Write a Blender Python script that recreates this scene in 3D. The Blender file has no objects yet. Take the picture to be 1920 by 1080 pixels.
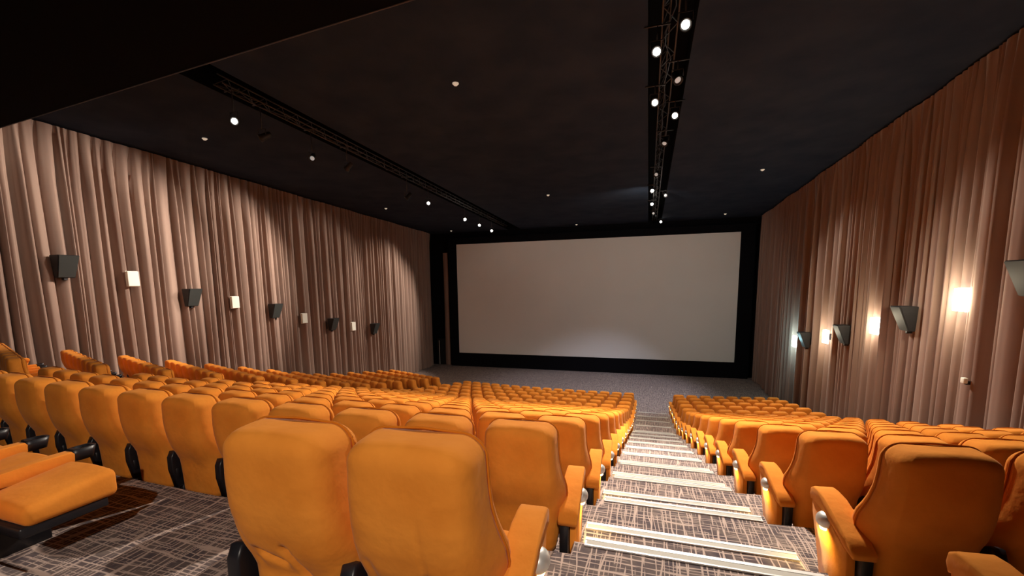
import bpy, bmesh, math, random
from mathutils import Vector, Matrix

# ---------------------------------------------------------------- camera, world, exposure
SC = bpy.context.scene
COL = SC.collection
F_PX, YAW, PITCH, ROLL, PPX, PPY = 820.43, 0.3100, 0.1314, -0.0147, -7.07, 102.16
cy, sy, cp, sp = math.cos(YAW), math.sin(YAW), math.cos(PITCH), math.sin(PITCH)
vF = Vector((-sy * cp, cy * cp, -sp))
vR0 = Vector((cy, sy, 0))
vU0 = vR0.cross(vF)
vR = math.cos(ROLL) * vR0 + math.sin(ROLL) * vU0
vU = -math.sin(ROLL) * vR0 + math.cos(ROLL) * vU0
cam_d = bpy.data.cameras.new('camera')
cam = bpy.data.objects.new('camera', cam_d)
COL.objects.link(cam)
cam.matrix_world = Matrix(((vR.x, vU.x, -vF.x, 0), (vR.y, vU.y, -vF.y, 0), (vR.z, vU.z, -vF.z, 0), (0, 0, 0, 1)))
cam_d.sensor_width = 36
cam_d.lens = F_PX * 36 / 1920
cam_d.shift_x = -PPX / 1920
cam_d.shift_y = PPY / 1920
cam_d.clip_start = 0.05
cam_d.clip_end = 200
SC.camera = cam

w = bpy.data.worlds.new('world')
SC.world = w
w.use_nodes = True
w.node_tree.nodes['Background'].inputs[0].default_value = (0.02, 0.02, 0.03, 1)
w.node_tree.nodes['Background'].inputs[1].default_value = 0.2
SC.view_settings.view_transform = 'Standard'
SC.view_settings.look = 'None'
SC.view_settings.gamma = 1
SC.view_settings.exposure = 0.0
SC.cycles.use_denoising = True
SC.cycles.max_bounces = 6
SC.cycles.diffuse_bounces = 4
SC.cycles.sample_clamp_indirect = 4
random.seed(7)

# lamps of the room: (x, y, z, aim, power W, cone deg, colour, radius)
WARM = (1.0, 0.86, 0.72)
NEUT = (1.0, 0.92, 0.80)
COOL = (0.80, 0.82, 1.0)


def spot(name, loc, aim, power, cone, col=WARM, rad=0.06, blend=0.6, parent=None):
    d = bpy.data.lights.new(name, 'SPOT')
    d.energy = power
    d.spot_size = math.radians(cone)
    d.spot_blend = blend
    d.color = col
    d.shadow_soft_size = rad
    o = bpy.data.objects.new(name, d)
    COL.objects.link(o)
    o.location = loc
    v = Vector(aim) - Vector(loc)
    o.rotation_euler = v.to_track_quat('-Z', 'Y').to_euler()
    return o


# light thrown by the heads hanging in the two lighting slots and by the house lights behind the camera, plus added lamps for the screen
SPOTS = [
    # left slot, washing the left curtain and the seats
    ((-9.9, 8.9, 4.1), (-9.0, 7.0, -2.0), 450, 90, WARM),
    ((-9.9, 9.7, 3.95), (-16.8, 5.4, 1.2), 6000, 70, WARM),
    ((-9.9, 13.3, 3.95), (-16.8, 8.8, 0.6), 7000, 66, WARM),
    ((-9.9, 17.2, 3.7), (-16.8, 13.2, 0.0), 7000, 66, WARM),
    ((-9.9, 19.0, 3.75), (-8.0, 20.0, -5.0), 900, 90, WARM),
    ((-9.9, 23.3, 3.6), (-16.8, 19.0, -0.6), 8000, 66, WARM),
    ((-9.9, 27.7, 3.4), (-16.8, 25.0, -1.9), 5000, 70, WARM),
    ((-9.9, 25.5, 3.55), (-7.0, 32.4, -4.5), 400, 140, NEUT),  # added to brighten the screen, stands in for bounced room light
    ((-9.9, 11.6, 3.9), (-8.5, 12.0, -4.0), 1300, 90, WARM),
    # right slot
    ((0.0, 9.1, 4.2), (-3.0, 6.5, -3.0), 2900, 105, WARM),
    ((0.0, 11.5, 4.2), (-4.0, 12.5, -4.0), 2400, 95, WARM),
    ((0.55, 12.6, 4.2), (3.0, 12.5, -4.0), 1500, 90, WARM),
    ((0.55, 7.9, 4.2), (2.2, 6.5, -3.0), 1700, 90, WARM),
    ((0.3, 15.1, 4.1), (6.9, 10.5, -2.6), 1500, 62, WARM),
    ((0.0, 18.4, 4.0), (-4.0, 21.0, -6.0), 1300, 90, WARM),
    ((0.0, 21.3, 3.9), (-3.0, 32.4, -5.0), 480, 140, NEUT),  # likewise added for the screen in place of bounce light
    ((0.55, 22.8, 3.9), (6.9, 18.0, -2.8), 2000, 64, WARM),
    ((0.0, 24.7, 3.8), (-2.5, 26.5, -6.5), 2000, 76, COOL),
    # house light over the back rows, behind the camera
    ((1.2, -3.4, 3.5), (-5.5, 3.2, -2.0), 1150, 74, WARM),
]
for i, (loc, aim, pw, cone, colr) in enumerate(SPOTS):
    spot('spot_lamp', loc, aim, pw, cone, colr)

# ---------------------------------------------------------------- helpers


def tag(o, label=None, cat=None, group=None, kind=None):
    if label:
        o['label'] = label
    if cat:
        o['category'] = cat
    if group:
        o['group'] = group
    if kind:
        o['kind'] = kind
    return o


def thing(name, label, cat, loc=(0, 0, 0), rz=0, group=None):
    o = bpy.data.objects.new(name, None)
    COL.objects.link(o)
    o.location = loc
    o.rotation_euler = (0, 0, rz)
    o.empty_display_size = 0.1
    return tag(o, label, cat, group)


def to_mesh(name, bm, mats, smooth=True):
    me = bpy.data.meshes.new(name)
    bmesh.ops.recalc_face_normals(bm, faces=bm.faces)
    bm.to_mesh(me)
    bm.free()
    if not isinstance(mats, (list, tuple)):
        mats = [mats]
    for m in mats:
        me.materials.append(m)
    if smooth:
        for p in me.polygons:
            p.use_smooth = True
    return me


def obj(name, me, parent=None):
    o = bpy.data.objects.new(name, me)
    COL.objects.link(o)
    if parent:
        o.parent = parent
    return o


def box(bm, x0, x1, y0, y1, z0, z1, r=0, seg=2, mat=0):
    g = bmesh.ops.create_cube(bm, size=1)
    vs = g['verts']
    for v in vs:
        v.co = Vector(((x0 + x1) / 2 + v.co.x * (x1 - x0), (y0 + y1) / 2 + v.co.y * (y1 - y0), (z0 + z1) / 2 + v.co.z * (z1 - z0)))
    fs = list({f for v in vs for f in v.link_faces})
    if r > 0:
        es = list({e for v in vs for e in v.link_edges})
        res = bmesh.ops.bevel(bm, geom=es, offset=r, segments=seg, profile=0.5, affect='EDGES')
        fs = list({f for f in res['faces']} | {f for f in fs if f.is_valid})
        vs2 = {v for f in fs for v in f.verts}
        fs = list({f for v in vs2 for f in v.link_faces})
    for f in fs:
        if f.is_valid:
            f.material_index = mat
    return fs


def prism(bm, pts, x0, x1, mat=0, bev=0):
    """polygon in (y, z) extruded along x"""
    a = [bm.verts.new((x0, y, z)) for y, z in pts]
    b = [bm.verts.new((x1, y, z)) for y, z in pts]
    n = len(pts)
    fs = [bm.faces.new(a), bm.faces.new(b[::-1])]
    for i in range(n):
        fs.append(bm.faces.new((a[i], b[i], b[(i + 1) % n], a[(i + 1) % n])))
    for f in fs:
        f.material_index = mat
    if bev:
        es = [e for e in list(fs[0].edges) + list(fs[1].edges)]
        bmesh.ops.bevel(bm, geom=es, offset=bev, segments=3, profile=0.5, affect='EDGES')
    return fs


def loft(bm, rings, cap0=True, cap1=True, closed=True, mat=0):
    vr = [[bm.verts.new(p) for p in ring] for ring in rings]
    n = len(vr[0])
    for a, b in zip(vr[:-1], vr[1:]):
        for i in range(n if closed else n - 1):
            j = (i + 1) % n
            f = bm.faces.new((a[i], a[j], b[j], b[i]))
            f.material_index = mat
    if cap0:
        bm.faces.new(vr[0][::-1]).material_index = mat
    if cap1:
        bm.faces.new(vr[-1]).material_index = mat
    return vr


def tube(bm, pts, r, n=6, mat=0):
    pts = [Vector(p) for p in pts]
    rings = []
    for i, p in enumerate(pts):
        t = (pts[min(i + 1, len(pts) - 1)] - pts[max(i - 1, 0)]).normalized()
        up = Vector((0, 0, 1)) if abs(t.z) < 0.9 else Vector((0, 1, 0))
        a = t.cross(up).normalized()
        b = t.cross(a).normalized()
        rings.append([p + r * (math.cos(2 * math.pi * k / n) * a + math.sin(2 * math.pi * k / n) * b) for k in range(n)])
    loft(bm, rings, mat=mat)


def lathe(bm, prof, n=20, M=None, mat=0):
    """prof: (r, z) pairs"""
    rings = []
    for r, z in prof:
        rings.append([(Vector((max(r, 1e-4) * math.cos(2 * math.pi * k / n), max(r, 1e-4) * math.sin(2 * math.pi * k / n), z))) for k in range(n)])
    if M is not None:
        rings = [[M @ p for p in ring] for ring in rings]
    loft(bm, rings, mat=mat)


# ---------------------------------------------------------------- materials


def mat(name, base=(0.5, 0.5, 0.5), rough=0.6, metal=0.0, emit=None, estr=0.0, spec=0.5, sheen=0.0):
    m = bpy.data.materials.new(name)
    m.use_nodes = True
    b = m.node_tree.nodes['Principled BSDF']
    b.inputs['Base Color'].default_value = (*base, 1)
    b.inputs['Roughness'].default_value = rough
    b.inputs['Metallic'].default_value = metal
    b.inputs['Specular IOR Level'].default_value = spec
    if sheen:
        b.inputs['Sheen Weight'].default_value = sheen
        b.inputs['Sheen Roughness'].default_value = 0.4
    if emit:
        b.inputs['Emission Color'].default_value = (*emit, 1)
        b.inputs['Emission Strength'].default_value = estr
    return m


def N(m, t, **kw):
    n = m.node_tree.nodes.new(t)
    for k, v in kw.items():
        setattr(n, k, v)
    return n


def L(m, a, ai, b, bi):
    m.node_tree.links.new(a.outputs[ai], b.inputs[bi])


def mottle(m, c0, c1, scale, bump=0.0, bscale=60, coord='Object', stretch=(1, 1, 1)):
    """colour between c0 and c1 by noise, optional bump"""
    b = m.node_tree.nodes['Principled BSDF']
    tc = N(m, 'ShaderNodeTexCoord')
    mp = N(m, 'ShaderNodeMapping')
    mp.inputs['Scale'].default_value = stretch
    L(m, tc, coord, mp, 'Vector')
    nz = N(m, 'ShaderNodeTexNoise')
    nz.inputs['Scale'].default_value = scale
    nz.inputs['Detail'].default_value = 4
    L(m, mp, 0, nz, 'Vector')
    cr = N(m, 'ShaderNodeValToRGB')
    cr.color_ramp.elements[0].position = 0.3
    cr.color_ramp.elements[1].position = 0.7
    cr.color_ramp.elements[0].color = (*c0, 1)
    cr.color_ramp.elements[1].color = (*c1, 1)
    L(m, nz, 'Fac', cr, 'Fac')
    L(m, cr, 'Color', b, 'Base Color')
    if bump:
        n2 = N(m, 'ShaderNodeTexNoise')
        n2.inputs['Scale'].default_value = bscale
        n2.inputs['Detail'].default_value = 3
        L(m, mp, 0, n2, 'Vector')
        bp = N(m, 'ShaderNodeBump')
        bp.inputs['Strength'].default_value = bump
        bp.inputs['Distance'].default_value = 0.02
        L(m, n2, 'Fac', bp, 'Height')
        L(m, bp, 'Normal', b, 'Normal')
    return m


M_VEL = mottle(mat('orange_velvet', rough=0.85, spec=0.15, sheen=0.06), (0.75, 0.245, 0.028), (0.88, 0.315, 0.042), 5, 0.25, 14)
M_VEL2 = mottle(mat('orange_velvet_piping', rough=0.85, spec=0.15, sheen=0.05), (0.55, 0.15, 0.008), (0.68, 0.19, 0.012), 9)
M_BLK = mat('black_plastic', (0.012, 0.012, 0.016), 0.38)
M_SIL = mat('silver_dome', (0.72, 0.72, 0.70), 0.42, 0.55)
M_GLOW = mat('warm_lens', (1, 0.85, 0.6), 0.4, emit=(1.0, 0.72, 0.32), estr=9)
M_CURT = mottle(mat('brown_drape', rough=0.9, spec=0.12, sheen=0.15), (0.27, 0.182, 0.150), (0.34, 0.238, 0.192), 1.2, stretch=(3, 3, 0.3))
M_CEIL = mottle(mat('black_ceiling_fabric', rough=0.95, spec=0.05), (0.020, 0.028, 0.046), (0.032, 0.041, 0.060), 1.0, 0.25, 1.6)
M_DARK = mat('slot_black', (0.004, 0.004, 0.005), 0.9, spec=0.05)
M_SCREEN = mottle(mat('screen_white', rough=0.8, spec=0.1), (0.80, 0.80, 0.78), (0.84, 0.84, 0.82), 0.3)
M_MASK = mat('black_masking', (0.006, 0.006, 0.008), 0.95, spec=0.05)
M_ALU = mottle(mat('nosing_aluminium', rough=0.35, metal=0.35), (0.80, 0.80, 0.78), (0.92, 0.92, 0.90), 30)
M_GRIP = mat('nosing_insert', (0.50, 0.49, 0.44), 0.7)
M_WALL = mat('wall_paint_black', (0.015, 0.013, 0.015), 0.9)
M_SPK = mat('speaker_black', (0.014, 0.014, 0.016), 0.6)
M_SPKG = mat('speaker_grille', (0.03, 0.035, 0.034), 0.55)
M_LAMPOFF = mat('lamp_panel_cream', (0.86, 0.86, 0.76), 0.5)
M_LAMPON = mat('lamp_panel_lit', (1, 1, 1), 0.5, emit=(1.0, 0.93, 0.78), estr=20)
M_LAMPCY = mat('lamp_panel_lit_cool', (1, 1, 1), 0.5, emit=(0.72, 1.0, 1.0), estr=20)
M_STEEL = mat('truss_dark_steel', (0.06, 0.06, 0.065), 0.4, 0.6)
M_LENS = mat('spot_lens_lit', (1, 1, 1), 0.3, emit=(1.0, 0.93, 0.82), estr=25)
M_LENSDIM = mat('spot_lens_dim', (0.8, 0.8, 0.8), 0.25, emit=(0.9, 0.95, 0.9), estr=0.25)
M_DL = mat('cream_fitting', (0.80, 0.72, 0.60), 0.5, emit=(1.0, 0.85, 0.65), estr=0.35)
M_DOOR = mat('door_black', (0.004, 0.004, 0.005), 0.8)


def carpet_material():
    m = bpy.data.materials.new('patterned_carpet')
    m.use_nodes = True
    nt = m.node_tree
    b = nt.nodes['Principled BSDF']
    b.inputs['Roughness'].default_value = 0.95
    b.inputs['Specular IOR Level'].default_value = 0.1
    tc = N(m, 'ShaderNodeTexCoord')

    def math_(op, a, b=None):
        n_ = N(m, 'ShaderNodeMath', operation=op)
        for idx, v in enumerate((a, b)):
            if v is None:
                continue
            if isinstance(v, (int, float)):
                n_.inputs[idx].default_value = v
            else:
                m.node_tree.links.new(v, n_.inputs[idx])
        return n_.outputs[0]

    def noise(scale, sc3, off_):
        mp = N(m, 'ShaderNodeMapping')
        mp.inputs['Scale'].default_value = sc3
        mp.inputs['Location'].default_value = (off_, off_ * 1.7, off_ * 0.3)
        L(m, tc, 'Object', mp, 'Vector')
        nz = N(m, 'ShaderNodeTexNoise')
        nz.inputs['Scale'].default_value = scale
        nz.inputs['Detail'].default_value = 2
        L(m, mp, 0, nz, 'Vector')
        return nz.outputs['Fac']
    sep = N(m, 'ShaderNodeSeparateXYZ')
    L(m, tc, 'Object', sep, 'Vector')

    def lines(axis, space, width, wob, off_, thr):
        """threads crossing 'axis' with uneven spacing, gently wavering, broken up by stretched noise"""
        other = (1.1, 6.0) if axis == 0 else (6.0, 1.1)
        n1 = noise(1.0, (other[1], other[0], 2) if axis == 0 else (1.1, 6.0, 2), off_)
        c = math_('ADD', math_('DIVIDE', sep.outputs[axis], space), math_('MULTIPLY', n1, wob))
        fr = math_('ABSOLUTE', math_('SUBTRACT', math_('FRACT', c), 0.5))
        r = N(m, 'ShaderNodeMapRange')
        r.inputs['From Min'].default_value = width * 0.6
        r.inputs['From Max'].default_value = width * 1.25
        r.inputs['To Min'].default_value = 1
        r.inputs['To Max'].default_value = 0
        m.node_tree.links.new(fr, r.inputs['Value'])
        n2 = noise(1.0, (26, 3.5, 3) if axis == 0 else (3.5, 26, 3), off_ + 5)
        k_ = N(m, 'ShaderNodeMapRange')
        k_.inputs['From Min'].default_value = thr
        k_.inputs['From Max'].default_value = thr + 0.06
        m.node_tree.links.new(n2, k_.inputs['Value'])
        return math_('MULTIPLY', r.outputs[0], k_.outputs[0])
    sets = [lines(0, 0.080, 0.070, 2.6, 0, 0.36), lines(1, 0.080, 0.070, 2.6, 7, 0.36), lines(0, 0.034, 0.11, 3.5, 3, 0.45), lines(1, 0.034, 0.11, 3.5, 11, 0.45)]
    cur = sets[0]
    for s in sets[1:]:
        cur = math_('MAXIMUM', cur, s)
    bg = N(m, 'ShaderNodeTexNoise')
    bg.inputs['Scale'].default_value = 9
    bg.inputs['Detail'].default_value = 5
    L(m, tc, 'Object', bg, 'Vector')
    cr = N(m, 'ShaderNodeValToRGB')
    cr.color_ramp.elements[0].position = 0.35
    cr.color_ramp.elements[1].position = 0.65
    cr.color_ramp.elements[0].color = (0.085, 0.070, 0.082, 1)
    cr.color_ramp.elements[1].color = (0.17, 0.135, 0.125, 1)
    L(m, bg, 'Fac', cr, 'Fac')
    mix = N(m, 'ShaderNodeMix', data_type='RGBA')
    m.node_tree.links.new(cur, mix.inputs[0])
    L(m, cr, 'Color', mix, 6)
    mix.inputs[7].default_value = (0.52, 0.41, 0.36, 1)
    L(m, mix, 2, b, 'Base Color')
    return m


M_CARP = carpet_material()

# ---------------------------------------------------------------- geometry of the auditorium
S = 1.15
RISE = [None] * 17


def row(k):
    """line of the aisle lights of row k (0 = nearest) and its floor level"""
    if k <= 10:
        y = 3.006 + (k - 1) * 1.38
        z = -1.525 - (k - 1) * 0.3849 + 0.00105 * (k - 1) ** 2
    else:
        y = 16.656 + (k - 11) * 1.3708
        z = -5.128 - (k - 11) * 0.2155
    return y, z - 0.53


ARC, ARCX = 0.0116, -2.489


def off(x):
    """how far a row bows towards the screen at x"""
    if x > -11.0:
        return ARC * ((x - ARCX) ** 2 - 2.869)
    return off(-10.99) + 0.36 * (-10.99 - x)


def slope(x):
    return 2 * ARC * (x - ARCX) if x > -11.0 else -0.36


WL, WR, YB, YF = -17.32, 7.37, -6.0, 32.75
AX0, AX1 = -0.42, 1.02      # stepped aisle


def ceil_z(y):
    return 4.88 - 0.030 * (y - 8.4)


def floor_z(x, y):
    z = row(0)[1]
    if y < row(0)[0] - 0.5 + off(x):
        return z + 0.3849 if y > row(-1)[0] - 0.5 + off(x) else z + 2 * 0.3849
    for k in range(1, 16):
        if y > row(k)[0] - 0.5 + off(x):
            z = row(k)[1]
    return z


# floor: stepped carpeted platforms
xs = [WL + (WR - WL) * i / 60 for i in range(61)]
xs = sorted(set([round(x, 4) for x in xs] + [AX0, AX0 - 0.001, AX1, AX1 + 0.001]))
bm = bmesh.new()


def edge_y(k, x):
    y = row(k)[0] - 0.5 + off(x)
    if AX0 - 0.0005 <= x <= AX1 + 0.0005 and k >= 0:
        y += 0.14
    return y


def strip(ya, yb, z):
    a = [bm.verts.new((x, ya(x), z)) for x in xs]
    b = [bm.verts.new((x, yb(x), z)) for x in xs]
    for i in range(len(xs) - 1):
        bm.faces.new((a[i], a[i + 1], b[i + 1], b[i]))
    return a, b


levels = [row(0)[1] + 2 * 0.385, row(0)[1] + 0.385] + [row(k)[1] for k in range(0, 16)]
bounds = [lambda x: YB] + [(lambda k: (lambda x: edge_y(k, x)))(k) for k in range(-1, 16)] + [lambda x: YF]
prev = None
for i, z in enumerate(levels):
    a, b = strip(bounds[i], bounds[i + 1], z)
    if prev:
        for j in range(len(xs) - 1):
            bm.faces.new((prev[j], prev[j + 1], a[j + 1], a[j]))
    prev = b
# half steps in the aisle
for k in range(0, 11):
    y, z = row(k)
    y0 = edge_y(k, 0.3) - 0.02
    box(bm, AX0, AX1, y0, y + 0.17 + off(0.3), z - 0.02, z + 0.1925)
me = to_mesh('floor', bm, M_CARP, smooth=False)
tag(obj('floor', me), 'carpeted floor stepping down in platforms to the flat front area', kind='structure')

# walls
FZ = row(15)[1]


def slab(name, x0, x1, y0, y1, z0, z1, m, label=None):
    bm = bmesh.new()
    box(bm, x0, x1, y0, y1, z0, z1)
    return tag(obj(name, to_mesh(name, bm, m, False)), label, kind='structure')


slab('wall_left', WL - 0.2, WL, YB, YF + 0.2, FZ - 0.2, 5.2, M_WALL)
slab('wall_right', WR, WR + 0.2, YB, YF + 0.2, FZ - 0.2, 5.2, M_WALL)
slab('wall_back', WL - 0.2, WR + 0.2, YB - 0.2, YB, FZ - 0.2, 5.2, M_WALL)
slab('wall_front', WL, WR, YF, YF + 0.2, FZ - 0.2, 5.2, M_MASK)

# ceiling with two sunken lighting slots and the lower black soffit at the back
SL0, SL1, SR0, SR1 = -10.35, -9.30, -0.14, 0.72
bm = bmesh.new()
SOF_Y, SOF_Z = 4.4, 3.72
SOF_A, SOF_B = 6.81, 4.74      # front edge of the soffit at the left and right wall
ys = [SOF_Y + (YF - SOF_Y) * i / 10 for i in range(11)]


def cstrip(x0, x1, dz=0.0, nx=4, mi=0):
    xx = [x0 + (x1 - x0) * i / nx for i in range(nx + 1)]
    g = [[bm.verts.new((x, y, ceil_z(y) + dz)) for y in ys] for x in xx]
    for i in range(nx):
        for j in range(len(ys) - 1):
            bm.faces.new((g[i][j], g[i][j + 1], g[i + 1][j + 1], g[i + 1][j])).material_index = mi


cstrip(WL, SL0)
cstrip(SL1, SR0)
cstrip(SR1, WR)
for a, b in ((SL0, SL1), (SR0, SR1)):
    cstrip(a, b, 0.7, 1, 1)
    for x in (a, b):
        lo = [bm.verts.new((x, y, ceil_z(y))) for y in ys]
        hi = [bm.verts.new((x, y, ceil_z(y) + 0.7)) for y in ys]
        for j in range(len(ys) - 1):
            bm.faces.new((lo[j], lo[j + 1], hi[j + 1], hi[j])).material_index = 1
    q = [bm.verts.new(c) for c in ((a, SOF_Y, ceil_z(SOF_Y)), (b, SOF_Y, ceil_z(SOF_Y)), (b, SOF_Y, ceil_z(SOF_Y) + 0.7), (a, SOF_Y, ceil_z(SOF_Y) + 0.7))]
    bm.faces.new(q).material_index = 1
# soffit
for q in (((WL, SOF_A, SOF_Z), (WR, SOF_B, SOF_Z), (WR, SOF_B, 5.1), (WL, SOF_A, 5.1)),
          ((WL, SOF_A, SOF_Z), (WR, SOF_B, SOF_Z), (WR, YB, SOF_Z), (WL, YB, SOF_Z))):
    bm.faces.new([bm.verts.new(c) for c in q]).material_index = 1
me = to_mesh('ceiling', bm, [M_CEIL, M_DARK], smooth=False)
tag(obj('ceiling', me), 'black fabric ceiling with two long lighting slots', kind='structure')
# thin light edge trims of slots and soffit
bm = bmesh.new()
tube(bm, [(WL, SOF_A, SOF_Z), (WR, SOF_B, SOF_Z)], 0.012, 6)
tag(obj('trim_1', to_mesh('trim_1', bm, mat('edge_trim_grey', (0.10, 0.10, 0.11), 0.6))), kind='structure')


# ---------------------------------------------------------------- curtains
def curtain(name, X, side, y0, y1, label, seed, zt_fn, zb_fn, axis='y', depth=0.66):
    rnd = random.Random(seed)
    edges = [y0]
    while edges[-1] < y1:
        edges.append(edges[-1] + rnd.choice([0.13, 0.18, 0.24, 0.32, 0.42]) * rnd.uniform(0.85, 1.15))
    edges[-1] = y1
    if edges[-1] - edges[-2] < 0.1:
        edges.pop(-2)
    prof = []   # (pos, out 0..1)
    lev = 0.8
    for a, b in zip(edges[:-1], edges[1:]):
        wd = b - a
        slot = min(rnd.choice([0.04, 0.07, 0.10, 0.14]), wd * 0.42)
        low = rnd.choice([0.0, 0.0, 0.0, 0.15, 0.4])
        lev = rnd.uniform(0.62, 1.0)
        prof.append((a, lev * 0.62))
        prof.append((a + slot * 0.15, lev * 0.50))
        prof.append((a + slot * 0.35, low))
        prof.append((a + slot * 0.65, low))
        prof.append((a + slot * 0.85, lev * 0.55))
        r0 = a + slot
        m_ = 6
        for i_ in range(m_):
            t = i_ / m_
            prof.append((r0 + (b - r0) * t, lev * (0.62 + 0.38 * math.sin(math.pi * t) ** 0.6) + 0.04 * math.sin(t * 9 + a * 7)))
    prof.append((edges[-1], 0.5))
    prof = [(p_, v_, 0) for p_, v_ in prof]
    ph = rnd.uniform(0, 6)
    levels_n = 9
    bm = bmesh.new()
    grid = []
    for (p, v, wd) in prof:
        zt, zb = zt_fn(p), zb_fn(p)
        col = []
        for j in range(levels_n + 1):
            s = j / levels_n
            z = zt + (zb - zt) * s
            gather = min(1.0, 0.10 + max(0.0, (zt - z)) / 1.6)
            wob = 0.05 * math.sin(p * 3.1 + ph + 2.2 * s) * s
            slow = 0.06 * math.sin(p * 1.3 + ph) + 0.04 * math.sin(p * 2.9)
            d = 0.05 + depth * (gather * v + (1 - gather) * 0.8) + slow * 0.5 + 0.05
            if axis == 'y':
                col.append(bm.verts.new((X + side * d, p + wob, z)))
            else:
                col.append(bm.verts.new((p + wob, X + side * d, z)))
        grid.append(col)
    for a, b in zip(grid[:-1], grid[1:]):
        for j in range(levels_n):
            bm.faces.new((a[j], a[j + 1], b[j + 1], b[j]))
    o = obj(name, to_mesh(name, bm, M_CURT))
    return tag(o, label, 'curtain')


def zt_side(y):
    return ceil_z(y) - 0.05 if y > SOF_B + 2.2 else SOF_Z - 0.03


curtain('wall_curtain', WL, 1, 3.5, 32.2, 'long brown pleated curtain covering the left wall behind the side seats', 3, zt_side, lambda y: floor_z(WL + 0.3, y) + 0.02)
curtain('wall_curtain', WR, -1, 2.5, 32.3, 'long brown pleated curtain covering the right wall with the four lit lamps', 11, zt_side, lambda y: floor_z(WR - 0.3, y) + 0.02)
curtain('wall_curtain', YF, -1, -15.84, -15.42, 'narrow strip of brown curtain beside the dark doorway left of the screen', 5, lambda x: 2.6, lambda x: FZ + 0.02, axis='x', depth=0.18)

# door opening beside the screen
bm = bmesh.new()
box(bm, -16.66, -15.92, YF - 0.10, YF - 0.02, FZ, FZ + 2.15)
d = tag(obj('door_1', to_mesh('door_1', bm, M_DOOR, False)), 'black doorway in the front left corner', kind='structure')
bm = bmesh.new()
box(bm, -16.50, -16.46, YF - 0.13, YF - 0.10, FZ + 0.02, FZ + 2.0)  # light showing through the door gap, put in as a pale coloured strip
obj('door_lit_gap', to_mesh('door_lit_gap', bm, mat('lit_gap_pale', (0.55, 0.5, 0.45), 0.6), False), d)

# ---------------------------------------------------------------- screen
t = thing('projection_screen', 'huge blank off-white cinema screen in a black surround on the front wall', 'screen', (-4.46, 32.5, FZ))
bm = bmesh.new()
X0, X1, Z0, Z1 = -10.10, 10.10, 1.09, 9.71
box(bm, X0 - 0.05, X1 + 0.05, -0.12, -0.06, Z0 - 0.05, Z1 + 0.05)
obj('screen_surface', to_mesh('screen_surface', bm, M_SCREEN, False), t)
bm = bmesh.new()
box(bm, X0 - 0.70, X0, -0.16, 0.1, 0.0, Z1 + 0.5)
box(bm, X1, X1 + 0.85, -0.16, 0.1, 0.0, Z1 + 0.5)
box(bm, X0, X1, -0.16, 0.1, Z1, Z1 + 0.5)
box(bm, X0, X1, -0.16, 0.1, 0.0, Z0)
obj('screen_masking', to_mesh('screen_masking', bm, M_MASK, False), t)

# ---------------------------------------------------------------- aisle step nosings
ORD = ['zeroth', 'first', 'second', 'third', 'fourth', 'fifth', 'sixth', 'seventh', 'eighth', 'ninth', 'tenth', 'eleventh', 'twelfth',
       'thirteenth', 'fourteenth', 'fifteenth', 'sixteenth', 'seventeenth', 'eighteenth', 'nineteenth', 'twentieth', 'twenty-first',
       'twenty-second', 'twenty-third', 'twenty-fourth', 'twenty-fifth', 'twenty-sixth', 'twenty-seventh']


def nosing_meshes(wd):
    bm = bmesh.new()
    box(bm, 0, wd, -0.075, 0.012, 0, 0.006)
    box(bm, 0, wd, 0.004, 0.014, -0.045, 0.004)
    box(bm, 0, wd, -0.012, 0.016, 0.003, 0.011)
    box(bm, 0, wd, -0.075, -0.062, 0.003, 0.010)
    a = to_mesh('stair_nosing', bm, M_ALU, False)
    bm = bmesh.new()
    box(bm, 0.01, wd - 0.01, -0.060, -0.014, 0.005, 0.009)
    b = to_mesh('grip_insert', bm, M_GRIP, False)
    return a, b


NOS = nosing_meshes(AX1 - AX0 - 0.10)
NOS2 = nosing_meshes(AX1 - AX0 - 0.02)
nos_list = []
for k in range(0, 11):
    y, z = row(k)
    nos_list.append((edge_y(k, 0.3), row(k)[1] + 0.385 if k <= 0 else row(k - 1)[1], 1))
    nos_list.append((y + 0.17 + off(0.3), z + 0.1925, 0))
for k in range(11, 16):
    nos_list.append((edge_y(k, 0.3), row(k - 1)[1], 1))
for i, (y, z, inner) in enumerate(nos_list):
    n_from = len(nos_list) - i
    where = 'at the foot of the stepped aisle' if n_from == 1 else ('%s up from the flat front floor' % ORD[n_from] if n_from < 27 else 'topmost')
    if i in (0, 1):
        where = ('first', 'second')[i] + ' from the top'
    o = obj('stair_nosing', (NOS if inner else NOS2)[0])
    o.location = (AX0 + (0.07 if inner else 0.01), y, z + 0.001)
    tag(o, 'bright ribbed aluminium step edging, ' + where, 'step edging', 'aluminium edging strips down the aisle steps')
    c = obj('grip_insert', (NOS if inner else NOS2)[1], o)


# ---------------------------------------------------------------- cinema seat
def lerp(a, b, t):
    return a + (b - a) * t


PROF = [  # h, y rear, y seam, y front side, y front centre, half width rear, half width seam
    (0.26, -0.350, -0.270, -0.22, -0.22, 0.190, 0.225),
    (0.34, -0.355, -0.255, -0.17, -0.19, 0.192, 0.240),
    (0.45, -0.362, -0.215, -0.10, -0.16, 0.196, 0.262),
    (0.55, -0.375, -0.175, -0.06, -0.155, 0.204, 0.280),
    (0.62, -0.395, -0.165, -0.055, -0.165, 0.216, 0.288),
    (0.69, -0.420, -0.185, -0.08, -0.175, 0.230, 0.284),
    (0.77, -0.440, -0.220, -0.13, -0.19, 0.236, 0.266),
    (0.86, -0.455, -0.245, -0.17, -0.195, 0.236, 0.250),
    (0.96, -0.462, -0.258, -0.185, -0.195, 0.234, 0.243),
    (1.08, -0.462, -0.262, -0.19, -0.195, 0.230, 0.238),
]


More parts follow.
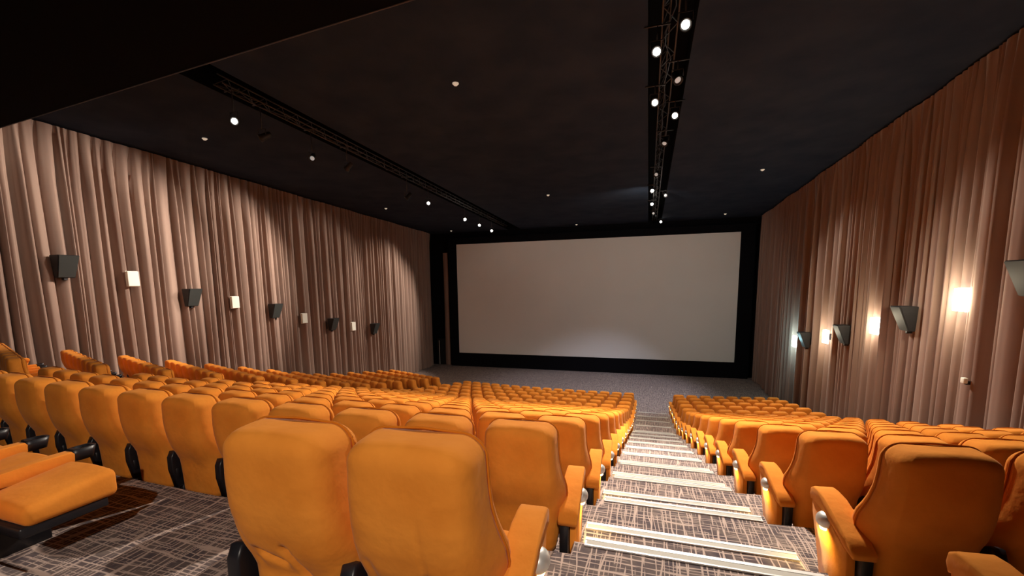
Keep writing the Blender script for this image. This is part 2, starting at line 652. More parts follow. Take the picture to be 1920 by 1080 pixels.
def at_h(h):
    for a, b in zip(PROF[:-1], PROF[1:]):
        if h <= b[0]:
            t = max(0, (h - a[0]) / (b[0] - a[0]))
            return [lerp(u, v, t) for u, v in zip(a, b)]
    return list(PROF[-1])


def seg_dist(px, pz, a, b):
    dx, dz = b[0] - a[0], b[1] - a[1]
    t = max(0.0, min(1.0, ((px - a[0]) * dx + (pz - a[1]) * dz) / (dx * dx + dz * dz)))
    return math.hypot(px - a[0] - t * dx, pz - a[1] - t * dz)


def back_shell(creases=(), fine=False):
    # angles spread so that both the flat rear and the rounded sides get even steps
    e0, nu, nd = 2 / 5.0, (40 if fine else 9), (10 if fine else 6)
    side = [math.asin((d_ / nd * 0.86) ** (1 / e0)) for d_ in range(nd + 1)]
    mid = [math.acos(max(-1, min(1, math.copysign(abs(u_) ** (1 / e0), u_)))) for u_ in [0.86 - 1.72 * i_ / nu for i_ in range(nu + 1)]]
    ths = sorted(set(round(t_, 6) for t_ in side + mid + [math.pi - t_ for t_ in side]))
    bm = bmesh.new()
    rings = []
    HB, R, HT = 1.082, 0.080, 1.158
    hs = [0.26, 0.30, 0.36, 0.43, 0.50, 0.56, 0.62, 0.68, 0.74, 0.80, 0.88, 0.96, 1.02, HB]
    if fine:
        hs = [0.26 + (HB - 0.26) * i / 48 for i in range(49)]
    for h in hs:
        rings.append((h, at_h(h), 0.0, 0.0))
    for i in range(1, 8):
        a = i / 7 * math.pi / 2
        rings.append((HB + (HT - HB) * math.sin(a), at_h(1.08), R * (1 - math.cos(a)), 0.055 * (1 - math.cos(a))))
    out = []
    for h, q, dx, dy in rings:
        _, yr, ym, ys_, yc, wr, wm = q
        ring = []
        for th in ths:
            c, s_ = math.cos(th), math.sin(th)
            e = e0
            xx = math.copysign(abs(c) ** e, c)
            dd = abs(s_) ** e
            wdt = lerp(wm, wr, dd ** 1.3) - dx
            y = ym - (ym - (yr + dy)) * dd
            x = xx * wdt
            z = h - 0.020 * (x / 0.25) ** 2 * max(0, (h - 0.95) / 0.2)
            if dd > 0.6:
                k_ = (dd - 0.6) / 0.4
                y += k_ * 0.020 * math.exp(-((h - 0.56) / 0.06) ** 2) * math.cos(x * 6)
                y -= k_ * 0.012 * math.cos(x / 0.25 * 1.5) * math.exp(-((h - 0.85) / 0.2) ** 2)
                for (ca, cb, dep, wid) in creases:
                    y += k_ * dep * math.exp(-(seg_dist(x, h, ca, cb) / wid) ** 2)
            ring.append((x, y, z))
        out.append(ring)
    loft(bm, out, cap0=True, cap1=True)
    return bm


def back_cushion(n=16):
    bm = bmesh.new()
    hs = [0.40, 0.46, 0.52, 0.58, 0.63, 0.69, 0.75, 0.81, 0.88, 0.96, 1.02, 1.065]
    rings = [(h, at_h(h), 0.0, 0.0) for h in hs]
    R, HT = 0.082, 1.148
    for i in range(1, 8):
        a = i / 7 * math.pi / 2
        rings.append((1.065 + (HT - 1.065) * math.sin(a), at_h(1.08), R * (1 - math.cos(a)), 0.04 * (1 - math.cos(a))))
    out = []
    for h, q, dx, dy in rings:
        _, yr, ym, ysd, yc, wr, wm = q
        ring = []
        for i in range(n + 1):
            th = math.pi * i / n
            c, s_ = math.cos(th), math.sin(th)
            e = 2 / 4.0
            xx = math.copysign(abs(c) ** e, c)
            dd = abs(s_) ** e
            wdt = wm + 0.002 - dx - 0.012 * dd
            f = abs(xx) ** 1.6
            yfr = lerp(yc, ysd, f) - dy
            y = ym + 0.006 + (yfr - ym - 0.006) * dd
            z = h - 0.018 * (xx * wdt / 0.25) ** 2 * max(0, (h - 0.95) / 0.2)
            ring.append((xx * wdt, y, z))
        out.append(ring)
    loft(bm, out)
    return bm


def piping():
    bm = bmesh.new()
    pts = []
    hs = [0.36, 0.43, 0.50, 0.56, 0.62, 0.68, 0.74, 0.80, 0.88, 0.96, 1.03, 1.082]
    left = [(-at_h(h)[6] - 0.001, at_h(h)[2], h) for h in hs]
    R, HT = 0.079, 1.158
    q = at_h(1.08)
    for i in range(1, 8):
        a = i / 7 * math.pi / 2
        x = -(q[6] - R * (1 - math.cos(a)))
        z = 1.082 + (HT - 1.082) * math.sin(a)
        z -= 0.020 * (x / 0.25) ** 2 * max(0, (z - 0.95) / 0.2)
        left.append((x, q[2], z + 0.001))
    pts = left + [(0, q[2], HT + 0.001)] + [(-x, y, z) for x, y, z in left[::-1]]
    tube(bm, pts, 0.0065, 5)
    return bm


def seat_cushion():
    bm = bmesh.new()
    box(bm, -0.245, 0.245, -0.22, 0.25, 0.31, 0.455, 0.045, 4)
    bmesh.ops.subdivide_edges(bm, edges=[e for e in bm.edges if e.calc_length() > 0.15], cuts=4, use_grid_fill=True)
    for v in bm.verts:
        if v.co.z > 0.4:
            v.co.z += 0.018 * math.cos(v.co.x / 0.245 * 1.4) + 0.035 * (v.co.y / 0.25)
        v.co.z += 0.01
    return bm


def seat_base():
    bm = bmesh.new()
    box(bm, -0.225, 0.225, -0.24, 0.19, 0.265, 0.33, 0.012, 2)
    return bm


def arm_pad(x0=-0.045, x1=0.045):
    bm = bmesh.new()
    prism(bm, [(-0.25, 0.45), (-0.25, 0.53), (0.05, 0.545), (0.26, 0.55), (0.275, 0.53), (0.27, 0.46), (0.05, 0.44)], x0, x1, bev=0.014)
    return bm


def hinge_cover():
    bm = bmesh.new()
    prism(bm, [(-0.34, 0.28), (-0.375, 0.46), (-0.372, 0.57), (-0.345, 0.625), (-0.30, 0.615), (-0.24, 0.56), (-0.23, 0.42), (-0.26, 0.28)], -0.033, 0.033, bev=0.012)
    box(bm, -0.03, 0.03, -0.30, 0.10, 0.0, 0.31, 0.008, 1)
    box(bm, -0.036, 0.036, -0.35, -0.30, 0.36, 0.47, 0.01, 1)
    return bm


def cup_holder(n=20):
    bm = bmesh.new()
    yc = 0.335
    outer, lowr, inner, innl = [], [], [], []
    for k in range(n):
        a = 2 * math.pi * k / n
        e = 2 / 3.0
        cx, sx = math.cos(a), math.sin(a)
        ox, oy = math.copysign(abs(cx) ** e, cx) * 0.052, math.copysign(abs(sx) ** e, sx) * 0.075
        outer.append((ox, yc + oy, 0.558))
        lowr.append((ox * 0.82, yc - 0.008 + oy * 0.82, 0.475))
        inner.append((cx * 0.038, yc + sx * 0.046, 0.558))
        innl.append((cx * 0.034, yc + sx * 0.040, 0.49))
    loft(bm, [lowr, outer, inner, innl])
    return bm


def end_arm():
    bm = bmesh.new()
    prism(bm, [(-0.345, 0.475), (-0.35, 0.515), (-0.25, 0.565), (-0.10, 0.630), (0.02, 0.668), (0.11, 0.683), (0.17, 0.678), (0.205, 0.655), (0.212, 0.615),
               (0.195, 0.575), (0.15, 0.60), (0.05, 0.595), (-0.10, 0.55), (-0.25, 0.49)], -0.065, 0.065, bev=0.013)
    return bm


def end_panel(sd):
    """panel on the aisle side; sd = +1 when the aisle is at +x"""
    bm = bmesh.new()
    xa, xb = sorted((sd * 0.008, sd * 0.055))
    pts = [(-0.05, 0.0), (0.03, 0.16), (0.10, 0.34), (0.17, 0.50), (0.195, 0.585), (0.14, 0.61), (0.03, 0.60), (-0.12, 0.555), (-0.27, 0.49),
           (-0.285, 0.30), (-0.25, 0.12), (-0.22, 0.0)]
    prism(bm, pts, xa, xb, bev=0.008)
    return bm


def end_post(sd):
    bm = bmesh.new()
    xa, xb = sorted((sd * 0.004, -sd * 0.055))
    box(bm, xa, xb, -0.33, -0.13, 0.0, 0.50, 0.006, 1)
    return bm


def dome(sd):
    bm = bmesh.new()
    M = Matrix.Translation((sd * 0.054, 0.0, 0.53)) @ Matrix.Rotation(sd * math.pi / 2, 4, 'Y') @ Matrix.Diagonal((0.85, 1.0, 1.0, 1))
    prof = [(0.062 * math.cos(a), 0.050 * math.sin(a)) for a in [i / 7 * math.pi / 2 for i in range(8)]]
    lathe(bm, [(0.062, -0.004)] + prof, 20, M)
    return bm


def dome_lens(sd):
    bm = bmesh.new()
    M = Matrix.Translation((sd * 0.060, 0.0, 0.478)) @ Matrix.Diagonal((1.0, 1.5, 1, 1))
    lathe(bm, [(0.003, -0.012), (0.018, -0.010), (0.022, 0.0), (0.02, 0.012)], 14, M)
    return bm


ME = {
    'backrest': to_mesh('backrest', back_shell(), M_VEL),
    'back_cushion': to_mesh('back_cushion', back_cushion(), M_VEL),
    'piping': to_mesh('piping', piping(), M_VEL2),
    'seat_cushion': to_mesh('seat_cushion', seat_cushion(), M_VEL),
    'seat_base': to_mesh('seat_base', seat_base(), M_BLK),
    'armrest': to_mesh('armrest', arm_pad(), M_VEL),
    'hinge_cover': to_mesh('hinge_cover', hinge_cover(), M_BLK),
    'cup_holder': to_mesh('cup_holder', cup_holder(), M_BLK),
    'end_armrest': to_mesh('end_armrest', end_arm(), M_VEL),
}
CREASED = {
    0: [((0.075, 0.67), (0.095, 0.42), 0.042, 0.015), ((0.09, 0.645), (0.19, 0.63), 0.010, 0.010), ((-0.16, 0.70), (-0.12, 0.45), 0.016, 0.022), ((0.06, 0.90), (0.07, 0.68), 0.004, 0.012)],
    1: [((0.03, 0.70), (0.10, 0.44), 0.042, 0.015), ((-0.11, 0.66), (-0.02, 0.62), 0.032, 0.022), ((-0.19, 0.78), (-0.14, 0.60), 0.012, 0.02)],
}
for k_, c_ in CREASED.items():
    ME['backrest', 'creased', k_] = to_mesh('backrest', back_shell(c_, True), M_VEL)
for sd in (1, -1):
    ME['end_panel', sd] = to_mesh('end_panel', end_panel(sd), M_VEL)
    ME['end_post', sd] = to_mesh('end_post', end_post(sd), M_BLK)
    ME['aisle_light', sd] = to_mesh('aisle_light', dome(sd), M_SIL)
    ME['light_lens', sd] = to_mesh('light_lens', dome_lens(sd), M_GLOW)

PITCH_X = 0.586
HALF = PITCH_X / 2
AISLE_LAMP = bpy.data.lights.new('aisle_lamp', 'SPOT')
AISLE_LAMP.energy = 6
AISLE_LAMP.color = (1.0, 0.70, 0.22)
AISLE_LAMP.spot_size = math.radians(150)
AISLE_LAMP.spot_blend = 0.9
AISLE_LAMP.shadow_soft_size = 0.012


def seat_pieces(left, right):
    """list of (mesh key, name, dx, [subparts]) ; left/right in None, 'mid', 'end', 'plain'"""
    P = [('backrest', 'backrest', 0, [('piping', 'piping')]), ('back_cushion', 'back_cushion', 0, []), ('seat_cushion', 'seat_cushion', 0, []), ('seat_base', 'seat_base', 0, [])]
    for side, kind in ((-1, left), (1, right)):
        if kind == 'mid':
            P.append(('armrest', 'armrest', side * HALF, [('cup_holder', 'cup_holder')]))
            P.append(('hinge_cover', 'hinge_cover', side * HALF, []))
        elif kind in ('end', 'plain'):
            dx = side * (HALF + 0.02)
            P.append(('end_armrest', 'end_armrest', dx, []))
            sub = [(('aisle_light', side), 'aisle_light')] if kind == 'end' else []
            P.append((('end_panel', side), 'end_panel', dx, sub))
            P.append((('end_post', side), 'end_post', dx, []))
    return P


_joined = {}


def joined_mesh(left, right):
    key = (left, right)
    if key in _joined:
        return _joined[key]
    bm = bmesh.new()
    mats = []
    for mk, _, dx, subs in seat_pieces(left, right):
        L_ = [mk] + [s[0] for s in subs]
        if any(isinstance(s[0], tuple) and s[0][0] == 'aisle_light' for s in subs):
            L_.append(('light_lens', subs[0][0][1]))
        for k in L_:
            if k in ('piping', 'seat_base'):
                continue
            m_ = ME[k]
            n0 = len(bm.verts)
            f0 = len(bm.faces)
            bm.from_mesh(m_)
            bm.verts.ensure_lookup_table()
            bm.faces.ensure_lookup_table()
            for v in bm.verts[n0:]:
                v.co.x += dx
            mt = m_.materials[0]
            if mt not in mats:
                mats.append(mt)
            for f in bm.faces[f0:]:
                f.material_index = mats.index(mt)
    me = bpy.data.meshes.new('cinema_seat')
    bm.to_mesh(me)
    bm.free()
    for m_ in mats:
        me.materials.append(m_)
    for p in me.polygons:
        p.use_smooth = True
    _joined[key] = me
    return me


def add_lamp(root_M, side, dx, parent, with_offset=True):
    o = bpy.data.objects.new('aisle_lamp', AISLE_LAMP)
    COL.objects.link(o)
    o.parent = parent
    o.location = (side * 0.125 + (dx if with_offset else 0), 0.0, 0.485)
    o.rotation_euler = (0, side * math.radians(22), 0)


def make_seat(x, y, z, rz, left, right, label, group, parts=True):
    if parts:
        t = thing('cinema_seat', label, 'cinema seat', (x, y, z), rz, group)
        for mk, nm, dx, subs in seat_pieces(left, right):
            o = obj(nm, ME[mk], t)
            o.location.x = dx
            for sk, sn in subs:
                s_ = obj(sn, ME[sk], o)
                if sn == 'aisle_light':
                    s_['label'] = 'silver dome courtesy light'
                    # the lens belongs to the same little fitting
                    add_lens(s_, sk[1], t, dx)
        return t
    o = obj('cinema_seat', joined_mesh(left, right))
    o.location = (x, y, z)
    o.rotation_euler = (0, 0, rz)
    tag(o, label, 'cinema seat', group)
    for side, kind in ((-1, left), (1, right)):
        if kind == 'end':
            add_lamp(None, side, side * (HALF + 0.02), o)
    return o


_dome2 = {}


def add_lens(s_, side, t, dx):
    # dome and lens share one mesh with two materials
    if side not in _dome2:
        bm = bmesh.new()
        bm.from_mesh(ME['aisle_light', side])
        n0 = len(bm.faces)
        bm.from_mesh(ME['light_lens', side])
        bm.faces.ensure_lookup_table()
        for f in bm.faces[n0:]:
            f.material_index = 1
        me = bpy.data.meshes.new('aisle_light')
        bm.to_mesh(me)
        bm.free()
        me.materials.append(M_SIL)
        me.materials.append(M_GLOW)
        for p in me.polygons:
            p.use_smooth = True
        _dome2[side] = me
    s_.data = _dome2[side]
    add_lamp(None, side, dx, s_, with_offset=False)


# seat list
seats = []   # dict(x,k,left,right,block,idx,dy)
XC0 = -0.795
XR0 = 1.485
for k in range(-1, 16):
    if k >= 1:
        for i in range(16):
            seats.append(dict(k=k, x=XC0 - i * PITCH_X, left='mid' if i < 15 else 'end', right='end' if i == 0 else None, block='centre', i=i))
    if k >= 1:
        for j in range(8):
            seats.append(dict(k=k, x=-11.79 - j * 0.546, left='mid' if j < 7 else 'plain', right='end' if j == 0 else None, block='left', i=j))
    for j in range(8):
        if k >= 1 or (k <= 0 and j < 3):
            seats.append(dict(k=k, x=XR0 + j * PITCH_X, left='end' if j == 0 else None, right='mid' if j < 7 else 'plain', block='right', i=j))
seats.append(dict(k=0, x=XC0 + 0.02, left='mid', right='end', block='centre', i=0))
seats.append(dict(k=0, x=XC0 - 0.515, left='mid', right=None, block='centre', i=1))
for n, xx in enumerate((-3.58, -4.166, -4.752, -5.338)):
    seats.append(dict(k=0, x=xx, left='mid', right=None, block='gap', i=n))


def project(P):
    d = P.dot(vF)
    if d < 0.05:
        return None
    return (960 + PPX + F_PX * P.dot(vR) / d, 540 + PPY - F_PX * P.dot(vU) / d, d)


vis = []
for s in seats:
    yk, zk = row(s['k'])
    s['y'] = yk + off(s['x'])
    s['z'] = zk
    s['rz'] = math.atan(slope(s['x']))
    ok = False
    for hh, dyy, dxx in ((1.15, -0.38, 0.25), (1.15, -0.38, -0.25), (0.45, 0.2, 0.2), (0.45, 0.2, -0.2), (0.68, 0.15, -0.3), (0.68, 0.15, 0.3)):
        q = project(Vector((s['x'] + dxx, s['y'] + dyy, s['z'] + hh)))
        if q and -5 < q[0] < 1925 and -5 < q[1] < 1085:
            ok = True
            s['d'] = q[2]
    if ok:
        vis.append(s)
vis.sort(key=lambda s: s['d'])
print('SEATS in frame', len(vis))


def seat_label(s):
    k, i, b = s['k'], s['i'], s['block']
    if b == 'gap':
        return ['orange seat left of the open carpet, right end of its row, cushion seen side on',
                'orange seat second from the open carpet at the left edge, black cup holder',
                'orange seat third from the open carpet at the left edge',
                'orange seat fourth from the open carpet, mostly cut off by the left edge'][i]
    if b == 'centre' and k == 0:
        return ['nearest orange seat left of the steps, creased back and rounded end armrest',
                'nearest orange seat beside the open carpet, deep crease low on its back'][i]
    colr = 'orange cinema seat, '
    if b == 'right':
        if k == 0:
            return colr + 'row nearest the camera right of the steps, %s from the steps' % ORD[i + 1]
        if k == 1 and i == 0:
            return 'large orange seat right of the steps with dark shaded back and lit end panel'
        pos = 'beside the steps' if i == 0 else ('beside the right curtain' if i == 7 else '%s from the steps' % ORD[i + 1])
        bl = 'right block'
    elif b == 'centre':
        pos = 'beside the steps' if i == 0 else ('beside the far left aisle' if i == 15 else '%s from the steps' % ORD[i + 1])
        bl = 'centre block'
    else:
        pos = 'beside the far left aisle' if i == 0 else ('beside the left curtain' if i == 7 else '%s from the left aisle' % ORD[i + 1])
        bl = 'left block'
    rw = 'front row' if k == 15 else ('%s row from the front' % ORD[16 - k])
    if b == 'centre' and k <= 8:
        rw = '%s full row from the camera' % ORD[k] if k > 1 else 'full row nearest the camera'
    return colr + bl + ', ' + rw + ', ' + pos


GROUPS = {'centre': 'orange seats of the centre block', 'left': 'orange seats of the left block', 'right': 'orange seats of the right block', 'gap': 'orange seats beside the open carpet'}
NIND = 300
rest = vis[NIND:]
for s in vis[:NIND]:
    parts = s['d'] < 13.5
    o_ = s['o'] = make_seat(s['x'], s['y'], s['z'], s['rz'], s['left'], s['right'], seat_label(s), GROUPS[s['block']], parts)
    if s['k'] == 0 and s['block'] == 'centre':
        for ch in o_.children:
            if ch.name.split('.')[0] == 'backrest':
                ch.data = ME['backrest', 'creased', s['i']]
                ch['label'] = 'creased upholstered back'
    if s['block'] == 'gap':
        # these backs lean further back
        for ch in o_.children:
            if ch.name.split('.')[0] in ('backrest', 'back_cushion'):
                ch.rotation_euler.x = math.radians(16)
                ch.location = (0, -0.22, 0.04)
# the farthest, smallest seats as one mass
bm = bmesh.new()
mlist = []
lamp_pos = []
for s in rest:
    me = joined_mesh(s['left'], s['right'])
    n0, f0 = len(bm.verts), len(bm.faces)
    bm.from_mesh(me)
    bm.verts.ensure_lookup_table()
    bm.faces.ensure_lookup_table()
    M = Matrix.Translation((s['x'], s['y'], s['z'])) @ Matrix.Rotation(s['rz'], 4, 'Z')
    for v in bm.verts[n0:]:
        v.co = M @ v.co
    idx = []
    for m_ in me.materials:
        if m_ not in mlist:
            mlist.append(m_)
        idx.append(mlist.index(m_))
    for f in bm.faces[f0:]:
        f.material_index = idx[f.material_index]
me = bpy.data.meshes.new('far_cinema_seats')
bm.to_mesh(me)
bm.free()
for m_ in mlist:
    me.materials.append(m_)
for p in me.polygons:
    p.use_smooth = True
FAR = tag(obj('far_cinema_seats', me), 'mass of small orange seats filling the farthest rows near the screen', 'cinema seats', kind='stuff')
for s in rest:
    for side, kind in ((-1, s['left']), (1, s['right'])):
        if kind == 'end':
            o = bpy.data.objects.new('aisle_lamp', AISLE_LAMP)
            COL.objects.link(o)
            o.parent = FAR
            M = Matrix.Translation((s['x'], s['y'], s['z'])) @ Matrix.Rotation(s['rz'], 4, 'Z')
            o.location = M @ Vector((side * (HALF + 0.02 + 0.10), 0, 0.485))

# ---------------------------------------------------------------- wall speakers and lamps


def speaker(loc, sd, label):
    """wedge speaker on the side wall; sd = direction into the room along x"""
    t = thing('wall_speaker', label, 'speaker', loc, 0 if sd > 0 else math.pi, 'wedge speakers along the side curtains')
    bm = bmesh.new()
    W_, H = 0.27, 0.33
    top = [(0.10, -W_, H), (0.10, W_, H), (0.50, W_ * 0.95, H), (0.50, -W_ * 0.95, H)]
    bot = [(0.10, -W_ * 0.8, -H), (0.10, W_ * 0.8, -H), (0.24, W_ * 0.8, -H), (0.24, -W_ * 0.8, -H)]
    loft(bm, [bot, top])
    bmesh.ops.bevel(bm, geom=bm.edges[:], offset=0.012, segments=2, affect='EDGES')
    obj('speaker_cabinet', to_mesh('speaker_cabinet', bm, M_SPK, False), t)
    bm = bmesh.new()
    f1 = [(0.248, -W_ * 0.74, -H * 0.95), (0.248, W_ * 0.74, -H * 0.95), (0.262, W_ * 0.74, -H * 0.95), (0.262, -W_ * 0.74, -H * 0.95)]
    f2 = [(0.495, -W_ * 0.88, H * 0.93), (0.495, W_ * 0.88, H * 0.93), (0.510, W_ * 0.88, H * 0.93), (0.510, -W_ * 0.88, H * 0.93)]
    loft(bm, [f1, f2])
    obj('speaker_grille', to_mesh('speaker_grille', bm, M_SPKG, False), t)
    bm = bmesh.new()
    box(bm, -0.10, 0.12, -0.06, 0.06, -0.22, 0.10, 0.01, 1)
    box(bm, -0.10, -0.06, -0.14, 0.14, -0.26, 0.16, 0.01, 1)
    box(bm, 0.08, 0.20, -0.05, 0.05, -H - 0.07, -H + 0.03, 0.015, 2)
    obj('wall_bracket', to_mesh('wall_bracket', bm, M_BLK, False), t)


def sconce(loc, sd, label, lit, m):
    t = thing('wall_lamp', label, 'wall lamp', loc, 0 if sd > 0 else math.pi, 'lamps along the left curtain' if sd > 0 else 'lit lamps along the right curtain')
    bm = bmesh.new()
    box(bm, -0.10, 0.09, -0.06, 0.06, -0.12, 0.12, 0.01, 1)
    obj('wall_bracket', to_mesh('wall_bracket', bm, M_BLK, False), t)
    bm = bmesh.new()
    box(bm, 0.09, 0.17, -0.175, 0.175, -0.25, 0.25, 0.02, 3)
    obj('lamp_shade', to_mesh('lamp_shade', bm, m, False), t)
    bm = bmesh.new()
    box(bm, 0.06, 0.095, -0.185, 0.185, -0.26, 0.26, 0.008, 1)
    obj('back_plate', to_mesh('back_plate', bm, m if lit else M_LAMPOFF, False), t)


SL_N = ['nearest the camera', 'second from the camera', 'middle one of five', 'fourth from the camera', 'farthest, nearest the screen']
for n, (y, z) in enumerate(((8.56, 0.72), (12.27, -0.31), (16.11, -1.05), (19.96, -2.02), (23.77, -2.64))):
    speaker((-16.75, y, z), 1, 'black wedge speaker on the left curtain, ' + SL_N[n])
SR_N = ['cut off by the right edge', 'large, between the two nearest lamps', 'between the second and third lamps', 'small, beside the bluish farthest lamp']
for n, (y, z) in enumerate(((7.55, 0.62), (10.45, -0.02), (14.33, -1.05), (18.12, -1.9), (21.99, -2.57))):
    if n == 0:
        continue
    speaker((6.80, y, z), -1, 'dark grey wedge speaker on the right curtain, ' + SR_N[n - 1])
LL_N = ['nearest the camera', 'second from the camera', 'third from the camera', 'farthest, smallest']
for n, (y, z) in enumerate(((10.37, 0.38), (14.13, -0.57), (17.96, -1.54), (21.78, -2.31))):
    sconce((-16.70, y, z), 1, 'unlit cream rectangular wall lamp on the left curtain, ' + LL_N[n], False, M_LAMPOFF)
LR_N = ['largest and nearest the camera', 'second from the camera', 'third from the camera', 'farthest, bluish, nearest the screen']
for n, (y, z) in enumerate(((12.36, -0.48), (16.13, -1.41), (19.9, -2.19), (23.6, -2.85))):
    cool = n == 3
    sconce((6.74, y, z), -1, 'glowing white wall lamp on the right curtain, ' + LR_N[n], True, M_LAMPCY if cool else M_LAMPON)
    d = bpy.data.lights.new('wall_lamp_bulb', 'POINT')
    d.energy = 75
    d.color = (0.55, 0.95, 1.0) if cool else (1.0, 0.86, 0.60)
    d.shadow_soft_size = 0.12
    o = bpy.data.objects.new('wall_lamp_bulb', d)
    COL.objects.link(o)
    o.location = (6.40, y, z)

# small cream sensor box on the right curtain
t = thing('wall_sensor', 'small cream box on a short black arm on the right curtain', 'sensor', (6.60, 11.72, -2.18), math.pi)
bm = bmesh.new()
box(bm, 0.06, 0.14, -0.055, 0.055, -0.06, 0.06, 0.012, 2)
obj('sensor_body', to_mesh('sensor_body', bm, M_LAMPOFF), t)
bm = bmesh.new()
box(bm, -0.10, 0.07, -0.05, 0.01, -0.09, -0.01, 0.006, 1)
obj('mounting_arm', to_mesh('mounting_arm', bm, M_BLK, False), t)

# ---------------------------------------------------------------- lighting trusses and heads


def truss(xc, y0, y1, dz, label, seed):
    rnd = random.Random(seed)
    t = thing('lighting_truss', label, 'truss', (xc, y0, ceil_z(y0) + dz))
    L_ = y1 - y0
    s_ = ceil_z(y1) - ceil_z(y0)
    bm = bmesh.new()
    for dx in (-0.14, 0.14):
        tube(bm, [(dx, 0, 0), (dx, L_, s_)], 0.020, 6)
    tube(bm, [(0, 0, 0.22), (0, L_, 0.22 + s_)], 0.018, 6)
    obj('rail', to_mesh('rail', bm, M_STEEL), t)
    bm = bmesh.new()
    n = int(L_ / 0.55)
    for i in range(n):
        a, b = i * L_ / n, (i + 1) * L_ / n
        sa, sb = s_ * a / L_, s_ * b / L_
        sgn = 1 if i % 2 else -1
        tube(bm, [(-0.14 * sgn, a, sa), (0.14 * sgn, b, sb)], 0.011, 5)
        tube(bm, [(-0.14, a, sa), (0, (a + b) / 2, 0.22 + (sa + sb) / 2), (-0.14, b, sb)], 0.010, 5)
    obj('bracing', to_mesh('bracing', bm, M_STEEL), t)
    bm = bmesh.new()
    pts = [(0.05 * math.sin(i * 1.9) + rnd.uniform(-0.04, 0.04), L_ * i / 40, s_ * i / 40 - 0.03 + 0.05 * math.sin(i * 2.3)) for i in range(41)]
    tube(bm, pts, 0.012, 5)
    obj('power_cable', to_mesh('power_cable', bm, M_BLK), t)


truss(-9.85, 8.5, 30.5, -0.05, 'dark steel lighting truss in the left ceiling slot', 1)
truss(0.26, 8.5, 32.3, 0.05, 'dark steel lighting truss in the right ceiling slot', 2)


def head(loc, aim, label, lit, grp):
    v = (Vector(aim) - Vector(loc)).normalized()
    q = v.to_track_quat('-Z', 'Y').to_matrix().to_4x4()
    t = thing('stage_spotlight', label, 'spotlight', loc, 0, grp)
    bm = bmesh.new()
    lathe(bm, [(0.05, 0.24), (0.075, 0.20), (0.085, 0.02), (0.100, -0.02), (0.104, -0.075), (0.092, -0.075), (0.067, -0.03)], 16, q)
    obj('lamp_housing', to_mesh('lamp_housing', bm, M_SPK), t)
    bm = bmesh.new()
    lathe(bm, [(0.066, -0.03), (0.066, -0.040), (0.04, -0.050), (0.004, -0.054)], 16, q)
    obj('lens', to_mesh('lens', bm, M_LENS if lit else M_LENSDIM), t)
    zc = ceil_z(loc[1]) + 0.0 - loc[2]
    bm = bmesh.new()
    tube(bm, [(-0.12, 0, 0.06), (-0.12, 0, 0.20), (0.12, 0, 0.20), (0.12, 0, 0.06)], 0.010, 6)
    tube(bm, [(0, 0, 0.20), (0, 0, max(0.25, zc - 0.02))], 0.014, 6)
    tube(bm, [(-0.24, 0, zc - 0.03), (0.24, 0, zc - 0.03)], 0.016, 6)
    obj('yoke', to_mesh('yoke', bm, M_STEEL), t)


CAMP = (0, 0, 0)
HL = [(8.9, 4.12, CAMP, 1, 'brightest, glaring, nearest the camera'), (9.72, 3.98, (-15, 5, 0), 0, 'second from the camera, turned towards the curtain'),
      (11.55, 3.93, (-6, 4, -2), 0, 'third from the camera, unlit'), (13.2, 4.02, (-16, 14, 0), 0, 'fourth from the camera, small pale rim'),
      (17.1, 3.74, (-15, 14, -3), 0, 'first of the far cluster, pale rim'), (19.0, 3.83, (-3, 6, -2), 1, 'first glowing one of the far cluster'),
      (23.3, 3.66, (-2, 4, -2), 1, 'second glowing one of the far cluster'), (25.5, 3.61, (-2, 4, -2), 1, 'third glowing one of the far cluster'),
      (27.7, 3.52, (-2, 4, -2), 1, 'farthest glowing one, above the screen corner')]
for y, z, aim, lit, lb in HL:
    head((-9.9, y, z), aim, 'black spotlight under the left ceiling slot, ' + lb, lit, 'spotlights under the left ceiling slot')
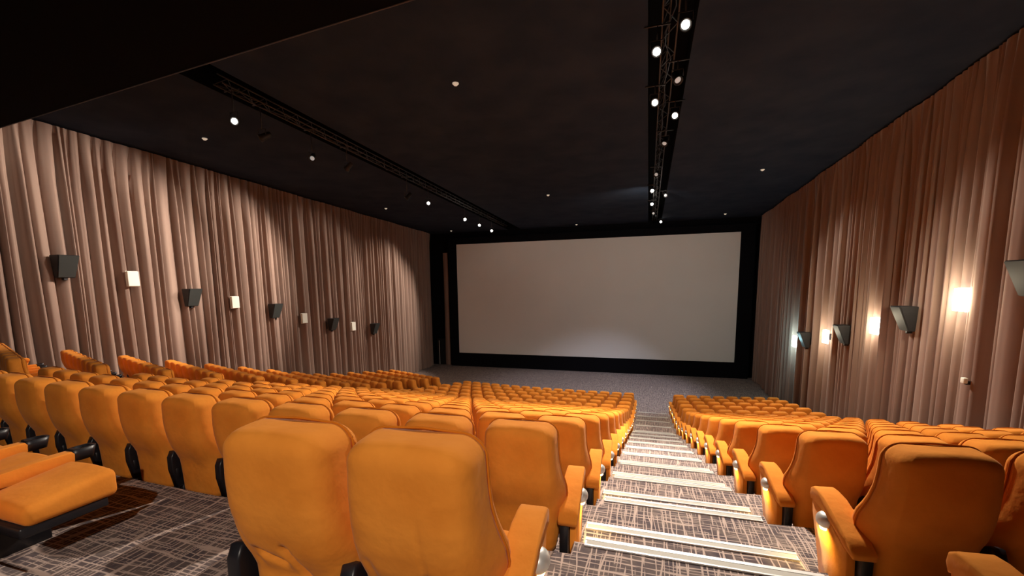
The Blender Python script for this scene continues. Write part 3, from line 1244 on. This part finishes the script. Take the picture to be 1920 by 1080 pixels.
HR = [(0.48, 7.95 + 0.7, 4.35, (1, 2, 0), 1, 'topmost, cut by the picture edge'), (0.03, 9.45, 4.36, CAMP, 1, 'bright one on the left side near the top'),
      (0.03, 11.95, 4.36, CAMP, 1, 'second bright one on the left side'), (0.54, 13.0, 4.36, (1, 2, -1), 1, 'glowing streak on the right side'),
      (0.48, 10.9, 4.4, (3, 6, -2), 0, 'unlit, on the right side between the bright ones'), (0.36, 15.1, 4.3, (-2, 10, -3), 0, 'small pale one in the middle of the slot'),
      (0.18, 19.0, 4.25, (-3, 8, -3), 0, 'pale upper one of the far group'), (0.05, 21.9, 4.2, (-2, 8, -3), 1, 'greenish upper left one of the far group'),
      (0.66, 23.3, 4.2, (3, 10, -3), 0, 'yellowish right one of the far group'), (0.06, 25.3, 4.15, (-2, 8, -3), 1, 'middle left one of the far group'),
      (0.16, 28.3, 4.1, (-2, 8, -3), 0, 'lower left one of the far group'), (0.66, 31.6, 4.0, (2, 8, -3), 1, 'lowest one nearest the screen')]
for x, y, z, aim, lit, lb in HR:
    head((x, y, z), aim, 'black spotlight in the right ceiling slot, ' + lb, lit, 'spotlights in the right ceiling slot')

# small round ceiling fittings
DN = [(-4.55, 10.35, 'largest, in the centre panel nearest the camera'), (-4.95, 22.4, 'in the centre panel, halfway to the screen'), (-5.0, 31.9, 'in the centre panel just above the screen'),
      (4.30, 20.9, 'in the right panel, halfway to the screen'), (4.45, 31.0, 'in the right panel near the screen'),
      (-13.7, 11.15, 'in the left panel above the curtain, nearest'), (-14.5, 22.6, 'in the left panel above the curtain, farther away'), (-14.6, 31.6, 'in the left panel near the front corner')]
bm = bmesh.new()
lathe(bm, [(0.075, 0.0), (0.078, -0.02), (0.06, -0.03)], 16)
ME_RING = to_mesh('trim_ring', bm, M_DL)
bm = bmesh.new()
lathe(bm, [(0.055, -0.028), (0.045, -0.055), (0.01, -0.065)], 16)
ME_SENS = to_mesh('fitting_dome', bm, M_DL)
for x, y, lb in DN:
    t = thing('ceiling_fitting', 'small round cream ceiling fitting, ' + lb, 'ceiling fitting', (x, y, ceil_z(y)), 0, 'small round ceiling fittings')
    obj('trim_ring', ME_RING, t)
    obj('fitting_dome', ME_SENS, t)
